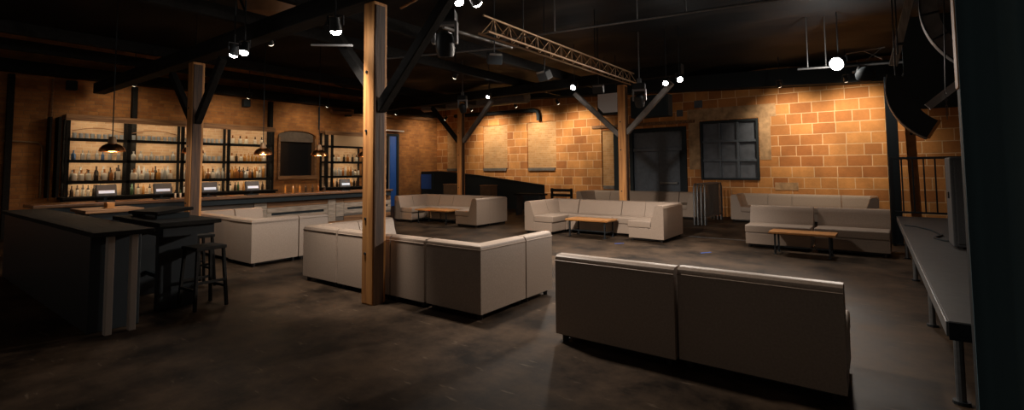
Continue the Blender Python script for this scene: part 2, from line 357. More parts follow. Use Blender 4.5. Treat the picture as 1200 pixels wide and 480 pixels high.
# ------------------------------------------------------------------ sofas
SH, SEAT, FT = .82, .46, .07
def back_profile():   # (inward distance, height): slim rounded top, concave front swelling to the seat
    return [(0, FT), (0, SH - .05), (.012, SH - .018), (.04, SH), (.13, SH), (.165, SH - .012), (.185, SH - .04),
            (.205, .72), (.235, .62), (.27, .53), (.30, SEAT - .02), (.30, FT)]
def sweep(mb, path, outs):
    rings = []
    for p, o in zip(path, outs):
        rings.append([mb.bm.verts.new((p[0] + o[0] * d, p[1] + o[1] * d, z)) for d, z in back_profile()])
    n = len(rings[0])
    for A, B in zip(rings, rings[1:]):
        for k in range(n): mb.bm.faces.new((A[k], A[(k + 1) % n], B[(k + 1) % n], B[k]))
    mb.bm.faces.new(rings[0][::-1]); mb.bm.faces.new(rings[-1])
def feet(t, pts):
    for x, y in pts: child(t, 'foot', 'foot', lambda b: b.cyl((x, y, 0), (x, y, FT + .01), .028, .038, n=8))
def armless(W, D=.85):
    t = thing('sofa_module', '', 'sofa'); h = W / 2 - .004
    b = MB(); sweep(b, [(-h, 0), (h, 0)], [(0, -1), (0, -1)]); b.build('backrest', MT['sofa'], t, 35)
    child(t, 'piping', 'sofa', lambda b: b.tube([(-h, .003, SH - .055), (h, .003, SH - .055)], .005, 6), 60)
    child(t, 'base', 'sofa', lambda b: b.box(-h + .004, h - .004, -D + .03, -.29, FT, .30, .012))
    child(t, 'seat_cushion', 'sofa', lambda b: b.box(-h, h, -D, -.26, .305, SEAT, .028, seg=3), 40)
    child(t, 'plinth', 'foot', lambda b: b.box(-h + .06, h - .06, -D + .10, -.08, .03, FT))
    feet(t, [(-h + .07, -.07), (h - .07, -.07), (-h + .07, -D + .1), (h - .07, -D + .1)])
    return t
def corner(S=.85):
    t = thing('sofa_corner_module', '', 'sofa'); e = .004
    b = MB(); sweep(b, [(e, -S + e), (e, -e), (S - e, -e)], [(1, 0), (1, -1), (0, -1)]); b.build('backrest', MT['sofa'], t, 35)
    child(t, 'piping', 'sofa', lambda b: b.tube([(0, -S + e, SH - .055), (0, 0, SH - .055), (S - e, 0, SH - .055)], .005, 6), 60)
    child(t, 'base', 'sofa', lambda b: b.box(.29, S - e, -S + e, -.29, FT, .30, .012))
    child(t, 'seat_cushion', 'sofa', lambda b: b.box(.26, S - e, -S + e, -.26, .305, SEAT, .028, seg=3), 40)
    child(t, 'plinth', 'foot', lambda b: b.box(.08, S - .08, -S + .08, -.08, .03, FT))
    feet(t, [(.07, -.07), (S - .08, -.07), (.07, -S + .08), (S - .1, -S + .1)])
    return t
PROTO = {}
def sofa(kind, W, loc, rz, label, group=None):
    key = (kind, round(W, 3))
    if key not in PROTO:
        t = armless(W) if kind == 'a' else corner(W); PROTO[key] = t
        t.location = (*loc, 0); t.rotation_euler = (0, 0, rz); t['label'] = label
        if group: t['group'] = group
        return t
    return dup(PROTO[key], label, (*loc, 0), rz, group)
H = PI / 2
def row(y, x0, items, rz, group):        # modules side by side along X with their backs on the line y
    x = x0
    for W, lab in items: sofa('a', W, (x + W / 2, y), rz, lab, group); x += W
# right pair of loveseats facing the camera
G = 'loveseats by the right coffee table'
sofa('a', 1.19, (-1.62, 12.0), 0, 'greige armless loveseat behind the right coffee table, left of its pair', G)
sofa('a', 1.19, (-.36, 12.06), -.035, 'greige armless loveseat beside the stage edge, right of its pair', G)
# front pair with their backs to the camera
G = 'loveseats in the foreground'
sofa('a', 1.16, (-1.95, 4.10), PI, 'greige loveseat seen from behind in foreground, left of its pair', G)
sofa('a', 1.16, (-.78, 4.14), PI, 'nearest greige loveseat seen from behind, right of its pair', G)
# middle sectional turned away
G = 'modules of the middle sectional with its back turned'; Y0 = 4.12
sofa('c', .86, (-3.49, Y0), PI, 'nearest greige corner unit of middle sectional, pointing at the camera', G)
sofa('a', .62, (-4.69, Y0), PI, 'narrow greige sofa unit just right of the lone timber post', G)
sofa('a', 1.14, (-5.58, Y0), PI, 'greige double sofa unit standing behind the lone timber post', G)
sofa('c', .86, (-7.04, Y0), H, 'left corner unit of middle sectional, left of the lone timber post', G)
sofa('a', .60, (-3.49, Y0 + .86 + .31), -H, 'right end unit of middle sectional beyond its nearest corner unit', G)
sofa('a', .72, (-7.04, Y0 + .86 + .37), H, 'left end unit of middle sectional, seat facing right', G)
# left sectional turned away, near the bar
G = 'modules of the left sectional by the bar stools'
sofa('c', .86, (-8.66, Y0), PI, 'right corner unit of left sectional with back to camera', G)
sofa('a', .60, (-8.66, Y0 + .86 + .31), -H, 'right end unit of left sectional nearest the bar front', G)
sofa('a', 1.16, (-10.11, Y0 + .05), PI, 'double unit of left sectional behind the bar stools', G)
sofa('c', .86, (-11.57, Y0 + .05), H, 'left corner unit of left sectional close to the bar', G)
sofa('a', .60, (-11.57, Y0 + .93 + .30), H, 'left end unit of left sectional beside the bar', G)
# far left sectional
G = 'modules of the far left sectional'; YB = 12.05
sofa('c', .85, (-12.68, YB), 0, 'left back corner unit of far left sectional beside the bar end', G)
sofa('a', .60, (-12.68, YB - .85 - .30), H, 'left end unit of far left sectional, seat facing right', G)
sofa('a', .62, (-11.51, YB), 0, 'narrow back unit of far left sectional before the slim post', G)
sofa('a', 1.18, (-10.60, YB), 0, 'double back unit of far left sectional', G)
sofa('c', .85, (-9.13, YB), -H, 'right back corner unit of far left sectional, back to the aisle', G)
sofa('a', .60, (-9.13, YB - .85 - .30), -H, 'right end unit of far left sectional, its back to the aisle', G)
# centre sectional
G = 'modules of the centre sectional before the double door'; YB = 12.05
sofa('c', .85, (-7.36, YB), 0, 'left back corner unit of centre sectional', G)
sofa('a', .74, (-7.36, YB - .85 - .37), H, 'left end unit of centre sectional, seat facing right', G)
sofa('a', 1.24, (-5.87, YB), 0, 'double back unit of centre sectional behind its coffee table', G)
sofa('a', .62, (-4.93, YB), 0, 'narrow back unit of centre sectional in front of the braced post', G)
sofa('c', .85, (-3.77, YB), -H, 'right back corner unit of centre sectional', G)
sofa('a', .52, (-3.77, YB - .85 - .26), -H, 'right end unit of centre sectional, dark back to the open floor', G)
# back-wall sectionals
G = 'modules of the sectional under the double door'; YB = 17.45
sofa('c', .87, (-8.98, YB), 0, 'left corner unit of sectional along the double door', G)
sofa('a', .44, (-8.98, YB - .87 - .22), H, 'left end unit of sectional along the double door', G)
sofa('a', .66, (-7.78, YB), 0, 'narrow unit of wall sectional left of the braced post', G)
sofa('a', 1.26, (-6.82, YB), 0, 'double unit of wall sectional in front of the double door', G)
sofa('a', .68, (-5.85, YB), 0, 'narrow unit of wall sectional right of the braced post', G)
sofa('c', .87, (-4.62, YB), -H, 'right corner unit of wall sectional by the folded barriers', G)
sofa('a', .44, (-4.62, YB - .87 - .22), -H, 'right end unit of wall sectional touching the folded barriers', G)
G = 'modules of the sectional along the right part of the block wall'
sofa('c', .87, (-3.58, YB), 0, 'left corner unit of sectional under the nine-pane window', G)
sofa('a', .44, (-3.58, YB - .87 - .22), H, 'left end unit of sectional right of the folded barriers', G)
sofa('a', .66, (-2.38, YB), 0, 'narrow unit of sectional below the pale wall patch', G)
sofa('a', 1.26, (-1.42, YB), 0, 'double unit of wall sectional behind the pair of loveseats', G)
sofa('c', .87, (.09, YB), -H, 'right corner unit of wall sectional beside the stage', G)
sofa('a', .44, (.09, YB - .87 - .22), -H, 'right end unit of wall sectional beside the stage', G)

# ------------------------------------------------------------------ coffee tables
def coffee_table(L, D, loc, rz, label):
    t = thing('coffee_table', label, 'table', loc, rz, 'coffee tables'); h = .43; a = L / 2; d = D / 2
    child(t, 'tabletop', 'table', lambda b: b.box(-a, a, -d, d, h - .04, h, .008))
    for sx in (-1, 1):
        for sy in (-1, 1):
            x, y = sx * (a - .10), sy * (d - .07)
            child(t, 'leg', 'blackm', lambda b: (b.bar((x, y, .012), (x, y, h - .04), .032, .032, .004), b.box(x - .03, x + .03, y - .045, y + .045, 0, .014, .003)))
        x = sx * (a - .10)
        child(t, 'end_rail', 'blackm', lambda b: (b.bar((x, -d + .07, .13), (x, d - .07, .13), .022, .022), b.bar((x, -d + .07, h - .055), (x, d - .07, h - .055), .03, .03)))
    child(t, 'stretcher', 'blackm', lambda b: b.bar((-a + .1, 0, .13), (a - .1, 0, .13), .022, .022))
    child(t, 'side_rail', 'blackm', lambda b: b.bar((-a + .1, d - .07, h - .055), (a - .1, d - .07, h - .055), .025, .03))
    return t
coffee_table(1.08, .52, (-1.12, 10.72, 0), -.02, 'low oak coffee table on black legs before the right loveseats')
coffee_table(1.14, .58, (-5.62, 10.82, 0), 0, 'low oak coffee table inside the centre sectional')
coffee_table(1.40, .60, (-10.98, 10.88, 0), 0, 'low oak coffee table inside the far left sectional')

# ------------------------------------------------------------------ bar, back bar, bottles
bar = thing('bar_counter', 'long timber bar with whitewashed board front on the left', 'bar', (-12.45, 0, 0))
B0, B1, BZ = 1.95, 10.22, 1.06
child(bar, 'bar_top', 'barwood', lambda b: b.box(-.72, .16, B0, B1, BZ - .06, BZ, .012))
child(bar, 'top_fascia', 'black', lambda b: b.box(.05, .12, B0 + .04, B1 - .05, BZ - .19, BZ - .06, .006))
child(bar, 'body', 'greyboard', lambda b: b.box(-.62, -.01, B0 + .1, B1 - .1, .12, BZ - .06))
child(bar, 'kick_board', 'black', lambda b: b.box(-.55, -.04, B0 + .1, B1 - .1, 0, .12))
child(bar, 'footing_board', 'brownboard', lambda b: b.box(-.01, .03, B0 + .1, B1 - .1, .12, .22, .004))
child(bar, 'end_block', 'orange', lambda b: b.box(-.02, .12, B0 - .02, B0 + .12, BZ - .2, BZ - .06, .006))
def plank(m, y0, y1, z0, z1, t=.025): child(bar, 'plank', m, lambda b: b.box(-.01, t, y0 + .006, y1 - .006, z0 + .004, z1 - .004, .004))
plank('greyboard', B0 + .1, 4.55, .22, .86); plank('greyboard', 4.55, 5.95, .22, .86)
plank('whitewash', 5.95, 6.28, .22, .86, .035)
for a in (6.28, 8.52):
    e = a + 1.72
    plank('brownboard', a, e, .72, .86); plank('brownboard', a, e, .22, .34)
    plank('whitewash', a, e, .58, .72, .03); plank('whitewash', a, e, .40, .52, .03)
    child(bar, 'slot', 'black', lambda b: b.box(-.01, .012, a + .12, e - .12, .52, .58))
    child(bar, 'slot_edge', 'whitewash', lambda b: b.box(-.01, .028, a, a + .12, .52, .58)); child(bar, 'slot_edge', 'whitewash', lambda b: b.box(-.01, .028, e - .12, e, .52, .58))
    plank('greyboard', a, e, .34, .40)
    if e < 9:
        plank('whitewash', e, e + .26, .22, .86, .035); plank('whitewash', e + .26, 8.52, .34, .74, .035); plank('brownboard', e + .26, 8.52, .74, .86); plank('greyboard', e + .26, 8.52, .22, .34)
child(bar, 'plaque', 'black', lambda b: b.box(.02, .04, 5.66, 5.76, .62, .70, .004))

def shelf_unit(name, label, ys, zs, top, xb=-17.78, xf=-17.36, loc_y=0):
    t = thing(name, label, 'shelving', (0, 0, 0))
    y0, y1 = ys[0], ys[-1]
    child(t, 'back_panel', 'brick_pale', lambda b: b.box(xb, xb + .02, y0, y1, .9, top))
    for y in ys:
        child(t, 'upright', 'dwood', lambda b: (b.box(xf - .06, xf, y - .045, y + .045, .0, top, .005), b.box(xb + .02, xb + .09, y - .03, y + .03, 0, top)))
    for z in zs[1:]:
        child(t, 'shelf', 'dwood', lambda b: (b.box(xb + .02, xf, y0, y1, z - .05, z), b.box(xf - .025, xf, y0, y1, z - .085, z - .045)))
    child(t, 'back_counter', 'dwood', lambda b: b.box(xb + .02, xf + .22, y0 - .1, y1 + .1, zs[0] - .06, zs[0], .005))
    child(t, 'counter_front', 'dwood', lambda b: b.box(xf + .1, xf + .14, y0 - .05, y1 + .05, 0, zs[0] - .06))
    child(t, 'cornice', 'brownboard', lambda b: (b.box(xb + .02, xf + .03, y0 - .06, y1 + .06, top, top + .09), b.box(xf, xf + .03, y0 - .06, y1 + .06, top - .07, top + .01)))
    for z in list(zs[1:]) + [top + .05]:      # LED strips under the front edge of every shelf
        for a, c in zip(ys, ys[1:]):
            if c - a < .5: continue
            child(t, 'led_strip', 'strip', lambda b: b.box(xf - .10, xf - .07, a + .07, c - .07, z - .062, z - .052))
            l = bpy.data.lights.new('shelf_light', 'AREA'); l.shape = 'RECTANGLE'; l.size = .05; l.size_y = c - a - .14; l.energy = E_STRIP; l.color = (1, .76, .50)
            lo = bpy.data.objects.new('shelf_light', l); COL.objects.link(lo); lo.location = (xf - .085, (a + c) / 2, z - .066); lo.rotation_euler = (0, .55, 0); lo.parent = t
    return t
ZS = [1.0, 1.43, 2.01, 2.60]; YS = [3.38, 4.72, 6.10, 7.46, 8.95]
su = shelf_unit('back_bar_shelving', 'long lit back bar shelving of four bays full of bottles', YS, ZS, 3.14)
child(su, 'side_frame', 'dwood', lambda b: (b.box(-17.75, -17.36, 3.18, 3.24, 1.0, 3.14), b.box(-17.75, -17.40, 3.02, 3.06, 1.0, 3.14)))
for a, c in zip(YS[:2], YS[1:3]):      # bent rod across the two left bays
    child(su, 'curved_rod', 'brownboard', lambda b: b.tube([(-17.5, a + .1 + (c - a - .2) * k / 10, 2.80 + .10 * math.sin(PI * k / 10)) for k in range(11)], .012, 6))
s2 = shelf_unit('corner_shelving', 'narrow lit shelving right of the arched opening', [11.08, 11.36, 12.85], ZS[:1] + [1.45, 2.03, 2.66], 3.16)
child(s2, 'rolled_blind', 'beige', lambda b: b.box(-17.40, -17.35, 11.42, 12.80, 2.66, 3.14, .004))

def bottle_mesh(kind, m):
    b = MB()
    prof = {'spirit': [(.036, 0), (.040, .008), (.040, .17), (.034, .20), (.016, .225), (.014, .29), (.017, .292), (.017, .305), (0.004, .306)],
            'wine': [(.034, 0), (.037, .008), (.037, .19), (.030, .225), (.015, .255), (.013, .32), (.004, .322)],
            'squat': [(.046, 0), (.052, .01), (.052, .12), (.044, .155), (.018, .175), (.016, .215), (.020, .217), (.020, .24), (.004, .241)],
            'tumbler': [(.034, 0), (.040, .004), (.044, .13), (.040, .13), (.034, .02), (.004, .018)],
            'square': [(.044, 0), (.048, .006), (.048, .14), (.040, .165), (.015, .18), (.014, .235), (.018, .236), (.018, .25), (.004, .251)]}[kind]
    b.lathe(prof, n=4 if kind == 'square' else 10)
    me = b.build('bottle', m, None, 40); 
    if kind != 'tumbler':            # paper label round the body
        me.data.materials.append(MT['labelp'])
        for p in me.data.polygons:
            z = p.center.z
            if .03 < z < .14 and abs(p.normal.z) < .4 and random.random() < .999: p.material_index = 1 if m.name in ('bottle_dark', 'bottle_amber', 'bottle_green') and kind in ('wine', 'squat') else 0
    d = me.data; bpy.data.objects.remove(me); return d
BM = {}
def bottle(kind, mi, loc, label, group, s=1.0, cat='bottle'):
    m = MT['glass'] if kind == 'tumbler' else BOT[mi]
    k = (kind, m.name)
    if k not in BM: BM[k] = bottle_mesh(kind, m)
    o = bpy.data.objects.new('glass_tumbler' if kind == 'tumbler' else 'liquor_bottle', BM[k]); COL.objects.link(o)
    o.location = loc; o.scale = (s, s, s); o.rotation_euler = (0, 0, random.random() * 6)
    tag(o, label, cat, group)
BAYN = ['first', 'second', 'third', 'fourth']
RAD = {'spirit': .040, 'wine': .037, 'squat': .052, 'square': .048, 'tumbler': .044}
def fill(a, c, z, kinds, cols, gap, label, group, cat='bottle', rows=(-17.52,), s=(1, 1.2)):
    for x in rows:
        y = a + .10
        while True:
            k = random.choice(kinds); sc_ = random.uniform(*s); r = RAD[k] * sc_ + .006
            y += r
            if y + r > c - .08: break
            bottle(k, random.choice(cols), (x + random.uniform(-.012, .012), y, z + .001), label, group, sc_, cat)
            y += r + gap * random.uniform(.2, 1.4)
for i in range(4):
    a, c = YS[i], YS[i + 1]; nm = BAYN[i]
    T = lambda r, what='bottle': (f'{what} on the {r} shelf of the {nm} bay from the left, long back bar', f'{what}s, {r} shelf, {nm} back bar bay')
    if i < 3: fill(a, c, ZS[3], ['tumbler'], [1], .04, *T('top', 'glass tumbler'), cat='glass', s=(1, 1.15))
    else: fill(a, c, ZS[3], ['squat'], [2, 0], .13, *T('top'), s=(1.1, 1.25))
    if i == 0: fill(a, c, ZS[2], ['square'], [5, 1], .07, *T('second'), s=(.95, 1.05))
    elif i == 3: fill(a, c, ZS[2], ['square', 'squat'], [0, 2, 3], .03, *T('second'))
    else: fill(a, c, ZS[2], ['tumbler', 'squat'], [1], .04, *T('second'), s=(1, 1.2))
    fill(a, c, ZS[1], ['spirit', 'squat', 'wine', 'square'], [0, 1, 2, 3, 2, 1, 0], .035, *T('third'), s=(1.12, 1.38), rows=(-17.46, -17.60))
    fill(a, c, ZS[0], ['spirit', 'wine'], [0, 2, 3, 4, 2], .07, *T('lowest'), s=(.92, 1.04))
T = lambda r: (f'bottle on the {r} shelf of the shelving right of the arch', f'bottles, {r} shelf of the corner shelving')
fill(11.36, 12.85, 2.03, ['squat', 'square'], [2, 0], .12, *T('upper'), s=(1.1, 1.2))
fill(11.36, 12.85, 1.45, ['spirit', 'squat', 'wine'], [0, 1, 2, 3, 1], .03, *T('middle'))
fill(11.36, 12.85, 1.0, ['spirit', 'wine'], [0, 2, 3], .08, *T('lowest'))
for k in range(7): bottle('spirit', random.choice([0, 2, 3]), (-12.75 + random.uniform(-.08, .08), 6.95 + k * .19, BZ + .001), 'bottle standing on the bar top below the arched opening', 'bottles on the bar top', .72)
for k in range(5): bottle('wine', random.choice([0, 2, 4]), (-12.7 + random.uniform(-.02, .02), 4.33 + k * .11, BZ + .001), 'small bottle on the bar top beside the second till screen', 'small bottles by the second till', .6)

def till(loc, label):
    t = thing('till_screen', label, 'till', loc, 0, 'till screens on the bar')
    child(t, 'base', 'black', lambda b: b.box(-.10, .10, -.14, .14, 0, .025, .006))
    child(t, 'stand', 'black', lambda b: b.bar((-.02, 0, .02), (.02, 0, .14), .05, .03))
    child(t, 'monitor', 'screen', lambda b: b.box(-.0, .07, -.17, .17, .10, .35, .025, rot=(0, -.25, 0), seg=3))
    child(t, 'display', 'tillglow', lambda b: b.box(.074, .080, -.13, .13, .17, .23, rot=(0, -.25, 0)))
    return t
P4 = ['leftmost dark till screen on the bar, under the first copper pendant', 'second till screen from the left on the bar', 'till screen on the bar just right of the left timber post', 'fourth till screen on the bar, left of the arched opening', 'small till screen at the right end of the bar']
for y, lb in zip((3.07, 4.05, 4.99, 5.98, 8.66), P4): till((-12.62, y, BZ), lb)
t = tag(child(None, 'napkin_stack', 'white', lambda b: (b.box(-12.7, -12.5, 9.72, 9.86, BZ, BZ + .05, .01), b.box(-12.62, -12.48, 9.9, 10.02, BZ, BZ + .08, .02))), 'white folded cloths at the right end of the bar top', 'cloth')

def pendant(y, label):
    t = thing('pendant_lamp', label, 'lamp', (-12.3, y, 2.07), 0, 'copper pendants over the bar')
    child(t, 'shade', 'copper', lambda b: b.lathe([(.205, 0), (.215, .012), (.20, .07), (.155, .125), (.09, .16), (.075, .165), (.06, .16), (.085, .152), (.145, .118), (.19, .065), (.20, .004)], n=24, close=False), 50)
    child(t, 'neck', 'brass', lambda b: b.lathe([(.05, .16), (.075, .165), (.062, .25), (.05, .30), (.01, .31)], n=14), 50)
    child(t, 'cord', 'black', lambda b: b.cyl((0, 0, .30), (0, 0, ceil_z(-12.3, y) - 2.09), .010, n=6))
    child(t, 'bulb', 'bulb', lambda b: b.lathe([(.004, .02), (.035, .04), (.045, .08), (.03, .13), (.02, .16)], n=10), 60)
    l = bpy.data.lights.new('pendant_light', 'POINT'); l.energy = E_PEND; l.color = (1, .62, .32); l.shadow_soft_size = .05
    o = bpy.data.objects.new('pendant_light', l); COL.objects.link(o); o.location = (0, 0, -.03); o.parent = t
for y, lb in zip((3.07, 4.52, 6.09, 7.63, 9.16), ('leftmost copper pendant hanging over the bar', 'copper pendant half hidden by the left timber post', 'copper pendant before the fourth back bar bay', 'copper pendant right of the arched opening', 'copper pendant partly behind the lone timber post')):
    pendant(y, lb)

# ------------------------------------------------------------------ left wall clutter
for y, lb in ((3.46, 'small black wall speaker above the left end of the back bar'), (8.1, 'small black wall speaker left of the arched opening'), (12.25, 'small black wall speaker right of the arched opening')):
    t = thing('wall_speaker', lb, 'speaker', (WX, y, 4.05))
    child(t, 'cabinet', 'black', lambda b: b.box(.08, .28, -.11, .11, -.13, .13, .02)); child(t, 'bracket', 'blackm', lambda b: b.bar((0, 0, 0), (.1, 0, 0), .05, .04))
def pipe(pts, r, m, label, cat='pipe', name='conduit_pipe'):
    b = MB(); b.tube(pts, r, 8); return tag(b.build(name, MT[m], None, 60), label, cat)
pipe([(-17.74, 2.95, 1.0), (-17.74, 2.95, 2.35), (-17.72, 2.85, 2.45), (-17.72, 2.2, 2.48)], .03, 'brass', 'bent conduit on the brick wall left of the back bar')
pipe([(-17.74, 3.1, .9), (-17.74, 3.1, 4.2)], .02, 'brownboard', 'thin vertical conduit beside the back bar shelving')
pipe([(-17.74, 10.98, 3.3), (-17.74, 10.98, 4.2)], .025, 'black', 'black conduit above the arched opening')
pipe([(-17.55, 11.4, 4.05), (-17.55, 17.0, 4.18)], .09, 'brownboard', 'brown pipe running along the wall to the corner')
pipe([(-16.4, 17.44, 4.28), (-11.75, 17.44, 4.20), (-11.55, 17.44, 4.15), (-11.50, 17.44, 3.98), (-11.50, 17.44, 3.75)], .085, 'black', 'thick black pipe with down-turned end on the block wall')
pipe([(-10.8, 15.6, 4.50), (-16.6, 15.6, 4.58)], .26, 'blind', 'fat grey duct near the far left corner of the ceiling', 'duct', 'air_duct')
t = thing('light_bar', 'pale horizontal light bar over the blue-edged doorway', 'lamp', (-17.6, 14.3, 3.47))
child(t, 'tube', 'white', lambda b: b.box(-.03, .03, -.95, .95, -.03, .03, .01)); child(t, 'bracket', 'blackm', lambda b: (b.box(-.18, -.02, -.62, -.57, -.02, .02), b.box(-.18, -.02, .57, .62, -.02, .02)))

# ------------------------------------------------------------------ black ramp and boxes along the back wall
t = thing('access_ramp', 'black sided ramp with sloping top along the block wall', 'ramp', (0, 16.5, 0))
child(t, 'side_panel', 'black', lambda b: b.prism([(-17.75, 0), (-10.65, 0), (-10.65, .98), (-14.1, 1.37), (-16.4, 1.56), (-17.75, 1.54)], lambda p, q, s: (p, s, q), 0, .07))
child(t, 'handrail', 'blackm', lambda b: (b.bar((-10.65, .03, 1.0), (-14.1, .03, 1.39), .08, .05), b.bar((-14.1, .03, 1.39), (-16.4, .03, 1.58), .08, .05), b.bar((-16.4, .03, 1.58), (-17.75, .03, 1.56), .08, .05)))
child(t, 'deck', 'stage', lambda b: b.prism([(-17.75, .0), (-10.65, .0), (-10.65, .08), (-17.75, .62)], lambda p, q, s: (p, s, q), .07, 1.0))
child(t, 'end_face', 'blue', lambda b: b.box(-17.74, -16.95, -.03, 0, .75, 1.45))
child(t, 'end_post', 'black', lambda b: b.box(-17.0, -16.9, -.06, 0, 0, 1.5))
t = thing('low_rail', 'low dark boarded rail at the foot of the ramp', 'rail', (-10.1, 16.9, 0))
for z in (.55, .75): child(t, 'board', 'dwood', lambda b: b.box(-.48, .48, -.02, .02, z, z + .11, .005))
for x in (-.45, .45): child(t, 'post', 'dwood', lambda b: b.box(x - .04, x + .04, .02, .09, 0, .88))
for x0, x1, z, lb in ((-13.0, -12.35, 1.10, 'brown cabinet behind the far left sectional, left of the slim post'), (-11.2, -10.75, 1.08, 'brown cabinet behind the far left sectional, right of the slim post')):
    t = thing('storage_cabinet', lb, 'cabinet', ((x0 + x1) / 2, 13.4, 0)); h = (x1 - x0) / 2
    child(t, 'body', 'box', lambda b: b.box(-h, h, -.2, .2, .05, z, .01)); child(t, 'top', 'brownboard', lambda b: b.box(-h - .015, h + .015, -.22, .22, z, z + .03, .005))
    child(t, 'door', 'box', lambda b: b.box(-h + .03, h - .03, -.215, -.2, .1, z - .05, .004)); child(t, 'plinth', 'black', lambda b: b.box(-h + .02, h - .02, -.17, .17, 0, .05))
t = thing('side_bench', 'low dark bench against the ramp behind the far left sectional', 'bench', (-10.0, 14.6, 0))
child(t, 'seat', 'dwood', lambda b: b.box(-.6, .6, -.2, .2, .72, .78, .006))
for x in (-.5, .5): child(t, 'leg', 'blackm', lambda b: b.box(x - .03, x + .03, -.17, .17, 0, .72))
t = thing('black_board', 'tall black upright board left of the double door', 'board', (-7.9, 17.5, 0))
child(t, 'board', 'black', lambda b: b.box(-.15, .15, -.03, .03, 0, 3.05, .006)); child(t, 'cleat', 'dwood', lambda b: b.box(-.15, .15, .03, .06, 2.6, 2.75))

# ------------------------------------------------------------------ folded crowd barriers
def barrier(x, label):
    t = thing('crowd_barrier', label, 'barrier', (x, 15.45, 0), 0, 'folded crowd barriers'); L = .98
    child(t, 'frame', 'steel', lambda b: b.tube([(0, -L, .02), (0, -L, 1.08), (0, -L + .1, 1.18), (0, L - .1, 1.18), (0, L, 1.08), (0, L, .02)], .021, 8), 60)
    child(t, 'bottom_rail', 'steel', lambda b: b.cyl((0, -L, .22), (0, L, .22), .016, n=8))
    for k in range(1, 16):
        y = -L + 2 * L * k / 16; child(t, 'bar', 'steel', lambda b: b.cyl((0, y, .22), (0, y, 1.17), .010, n=6))
    for y in (-L + .12, L - .12): child(t, 'foot', 'steel', lambda b: b.bar((0, y, .02), (0, y, .22), .04, .03))
for x, lb in ((-4.20, 'steel crowd barrier, leftmost of the folded set under the window'), (-4.10, 'steel crowd barrier second from left in the folded set'), (-4.0, 'steel crowd barrier second from right in the folded set'), (-3.90, 'steel crowd barrier, rightmost of the folded set')): barrier(x, lb)

# ------------------------------------------------------------------ stage, railing, speaker, cable
t = thing('stage_platform', 'low grey stage platform on steel legs along the right side', 'stage', (0, 0, 0))
SX, SY0, SY1, SZ = .36, 4.38, 12.95, .62
child(t, 'deck', 'stage', lambda b: b.box(SX, 3.6, SY0, SY1, SZ - .035, SZ, .006))
child(t, 'edge_rail', 'steel', lambda b: b.box(SX - .012, SX, SY0, SY1, SZ - .10, SZ - .004, .003))
child(t, 'front_rail', 'blackm', lambda b: b.box(SX, 3.6, SY0 - .012, SY0, SZ - .12, SZ - .004, .003))
for y in (4.65, 6.7, 9.2, 11.3):
    for x in (SX + .07, 3.4):
        lg = child(t, 'leg', 'steel', lambda b: b.cyl((x, y, .02), (x, y, SZ - .036), .028, n=10))
        child(lg, 'foot_plate', 'blackm', lambda b: b.cyl((x, y, 0), (x, y, .022), .05, n=12))
t = thing('stage_railing', 'black metal railing across the far end of the stage', 'railing', (0, 13.02, 0))
child(t, 'top_rail', 'blackm', lambda b: b.bar((.30, 0, 1.82), (2.6, 0, 1.82), .05, .05, .004))
child(t, 'bottom_rail', 'blackm', lambda b: b.bar((.30, 0, .70), (2.6, 0, .70), .04, .04, .004))
for x in (.30, 2.6): child(t, 'end_post', 'blackm', lambda b: b.bar((x, 0, 0), (x, 0, 1.85), .06, .06, .004))
for k in range(1, 13): child(t, 'baluster', 'blackm', lambda b: b.bar((.30 + k * .177, 0, .70), (.30 + k * .177, 0, 1.82), .026, .026))
t = thing('black_pole', 'thick black upright pole at the far corner of the stage', 'pole', (.36, 13.35, 0))
child(t, 'shaft', 'black', lambda b: b.box(-.10, .10, -.10, .10, .0, 3.6, .01)); child(t, 'base_plate', 'blackm', lambda b: b.box(-.16, .16, -.16, .16, 0, .02))
t = thing('timber_upright', 'orange timber upright behind the stage railing', 'post', (.72, 13.6, 0))
child(t, 'shaft', 'orange', lambda b: b.bar((0, 0, 0), (-.06, 0, 3.3), .17, .12, .01, up=(0, 1, 0))); child(t, 'bolt', 'blackm', lambda b: b.cyl((-.03, -.075, 2.35), (-.03, -.05, 2.35), .03, n=10))
t = thing('stage_speaker', 'tall grey speaker cabinet standing on the stage', 'speaker', (1.10, 8.45, SZ))
child(t, 'cabinet', 'spk', lambda b: b.box(-.33, .33, -.25, .25, .02, 1.14, .02)); child(t, 'grille', 'spk', lambda b: b.box(-.29, .29, -.265, -.25, .06, 1.10, .01))
for x in (-.25, .25):
    for y in (-.2, .2): child(t, 'rubber_foot', 'blackm', lambda b: b.cyl((x, y, 0), (x, y, .022), .03, n=8))
child(t, 'handle', 'blackm', lambda b: b.box(-.345, -.33, -.09, .09, .62, .70, .005))
pipe([(.40, 10.9, SZ + .012), (.55, 10.75, SZ + .012), (.70, 10.3, SZ + .012), (.78, 9.6, SZ + .012), (.66, 9.2, SZ + .012), (.74, 8.95, SZ + .012), (.9, 8.8, SZ + .012)], .012, 'black', 'black cable trailing over the stage to the grey speaker', 'cable', 'speaker_cable')

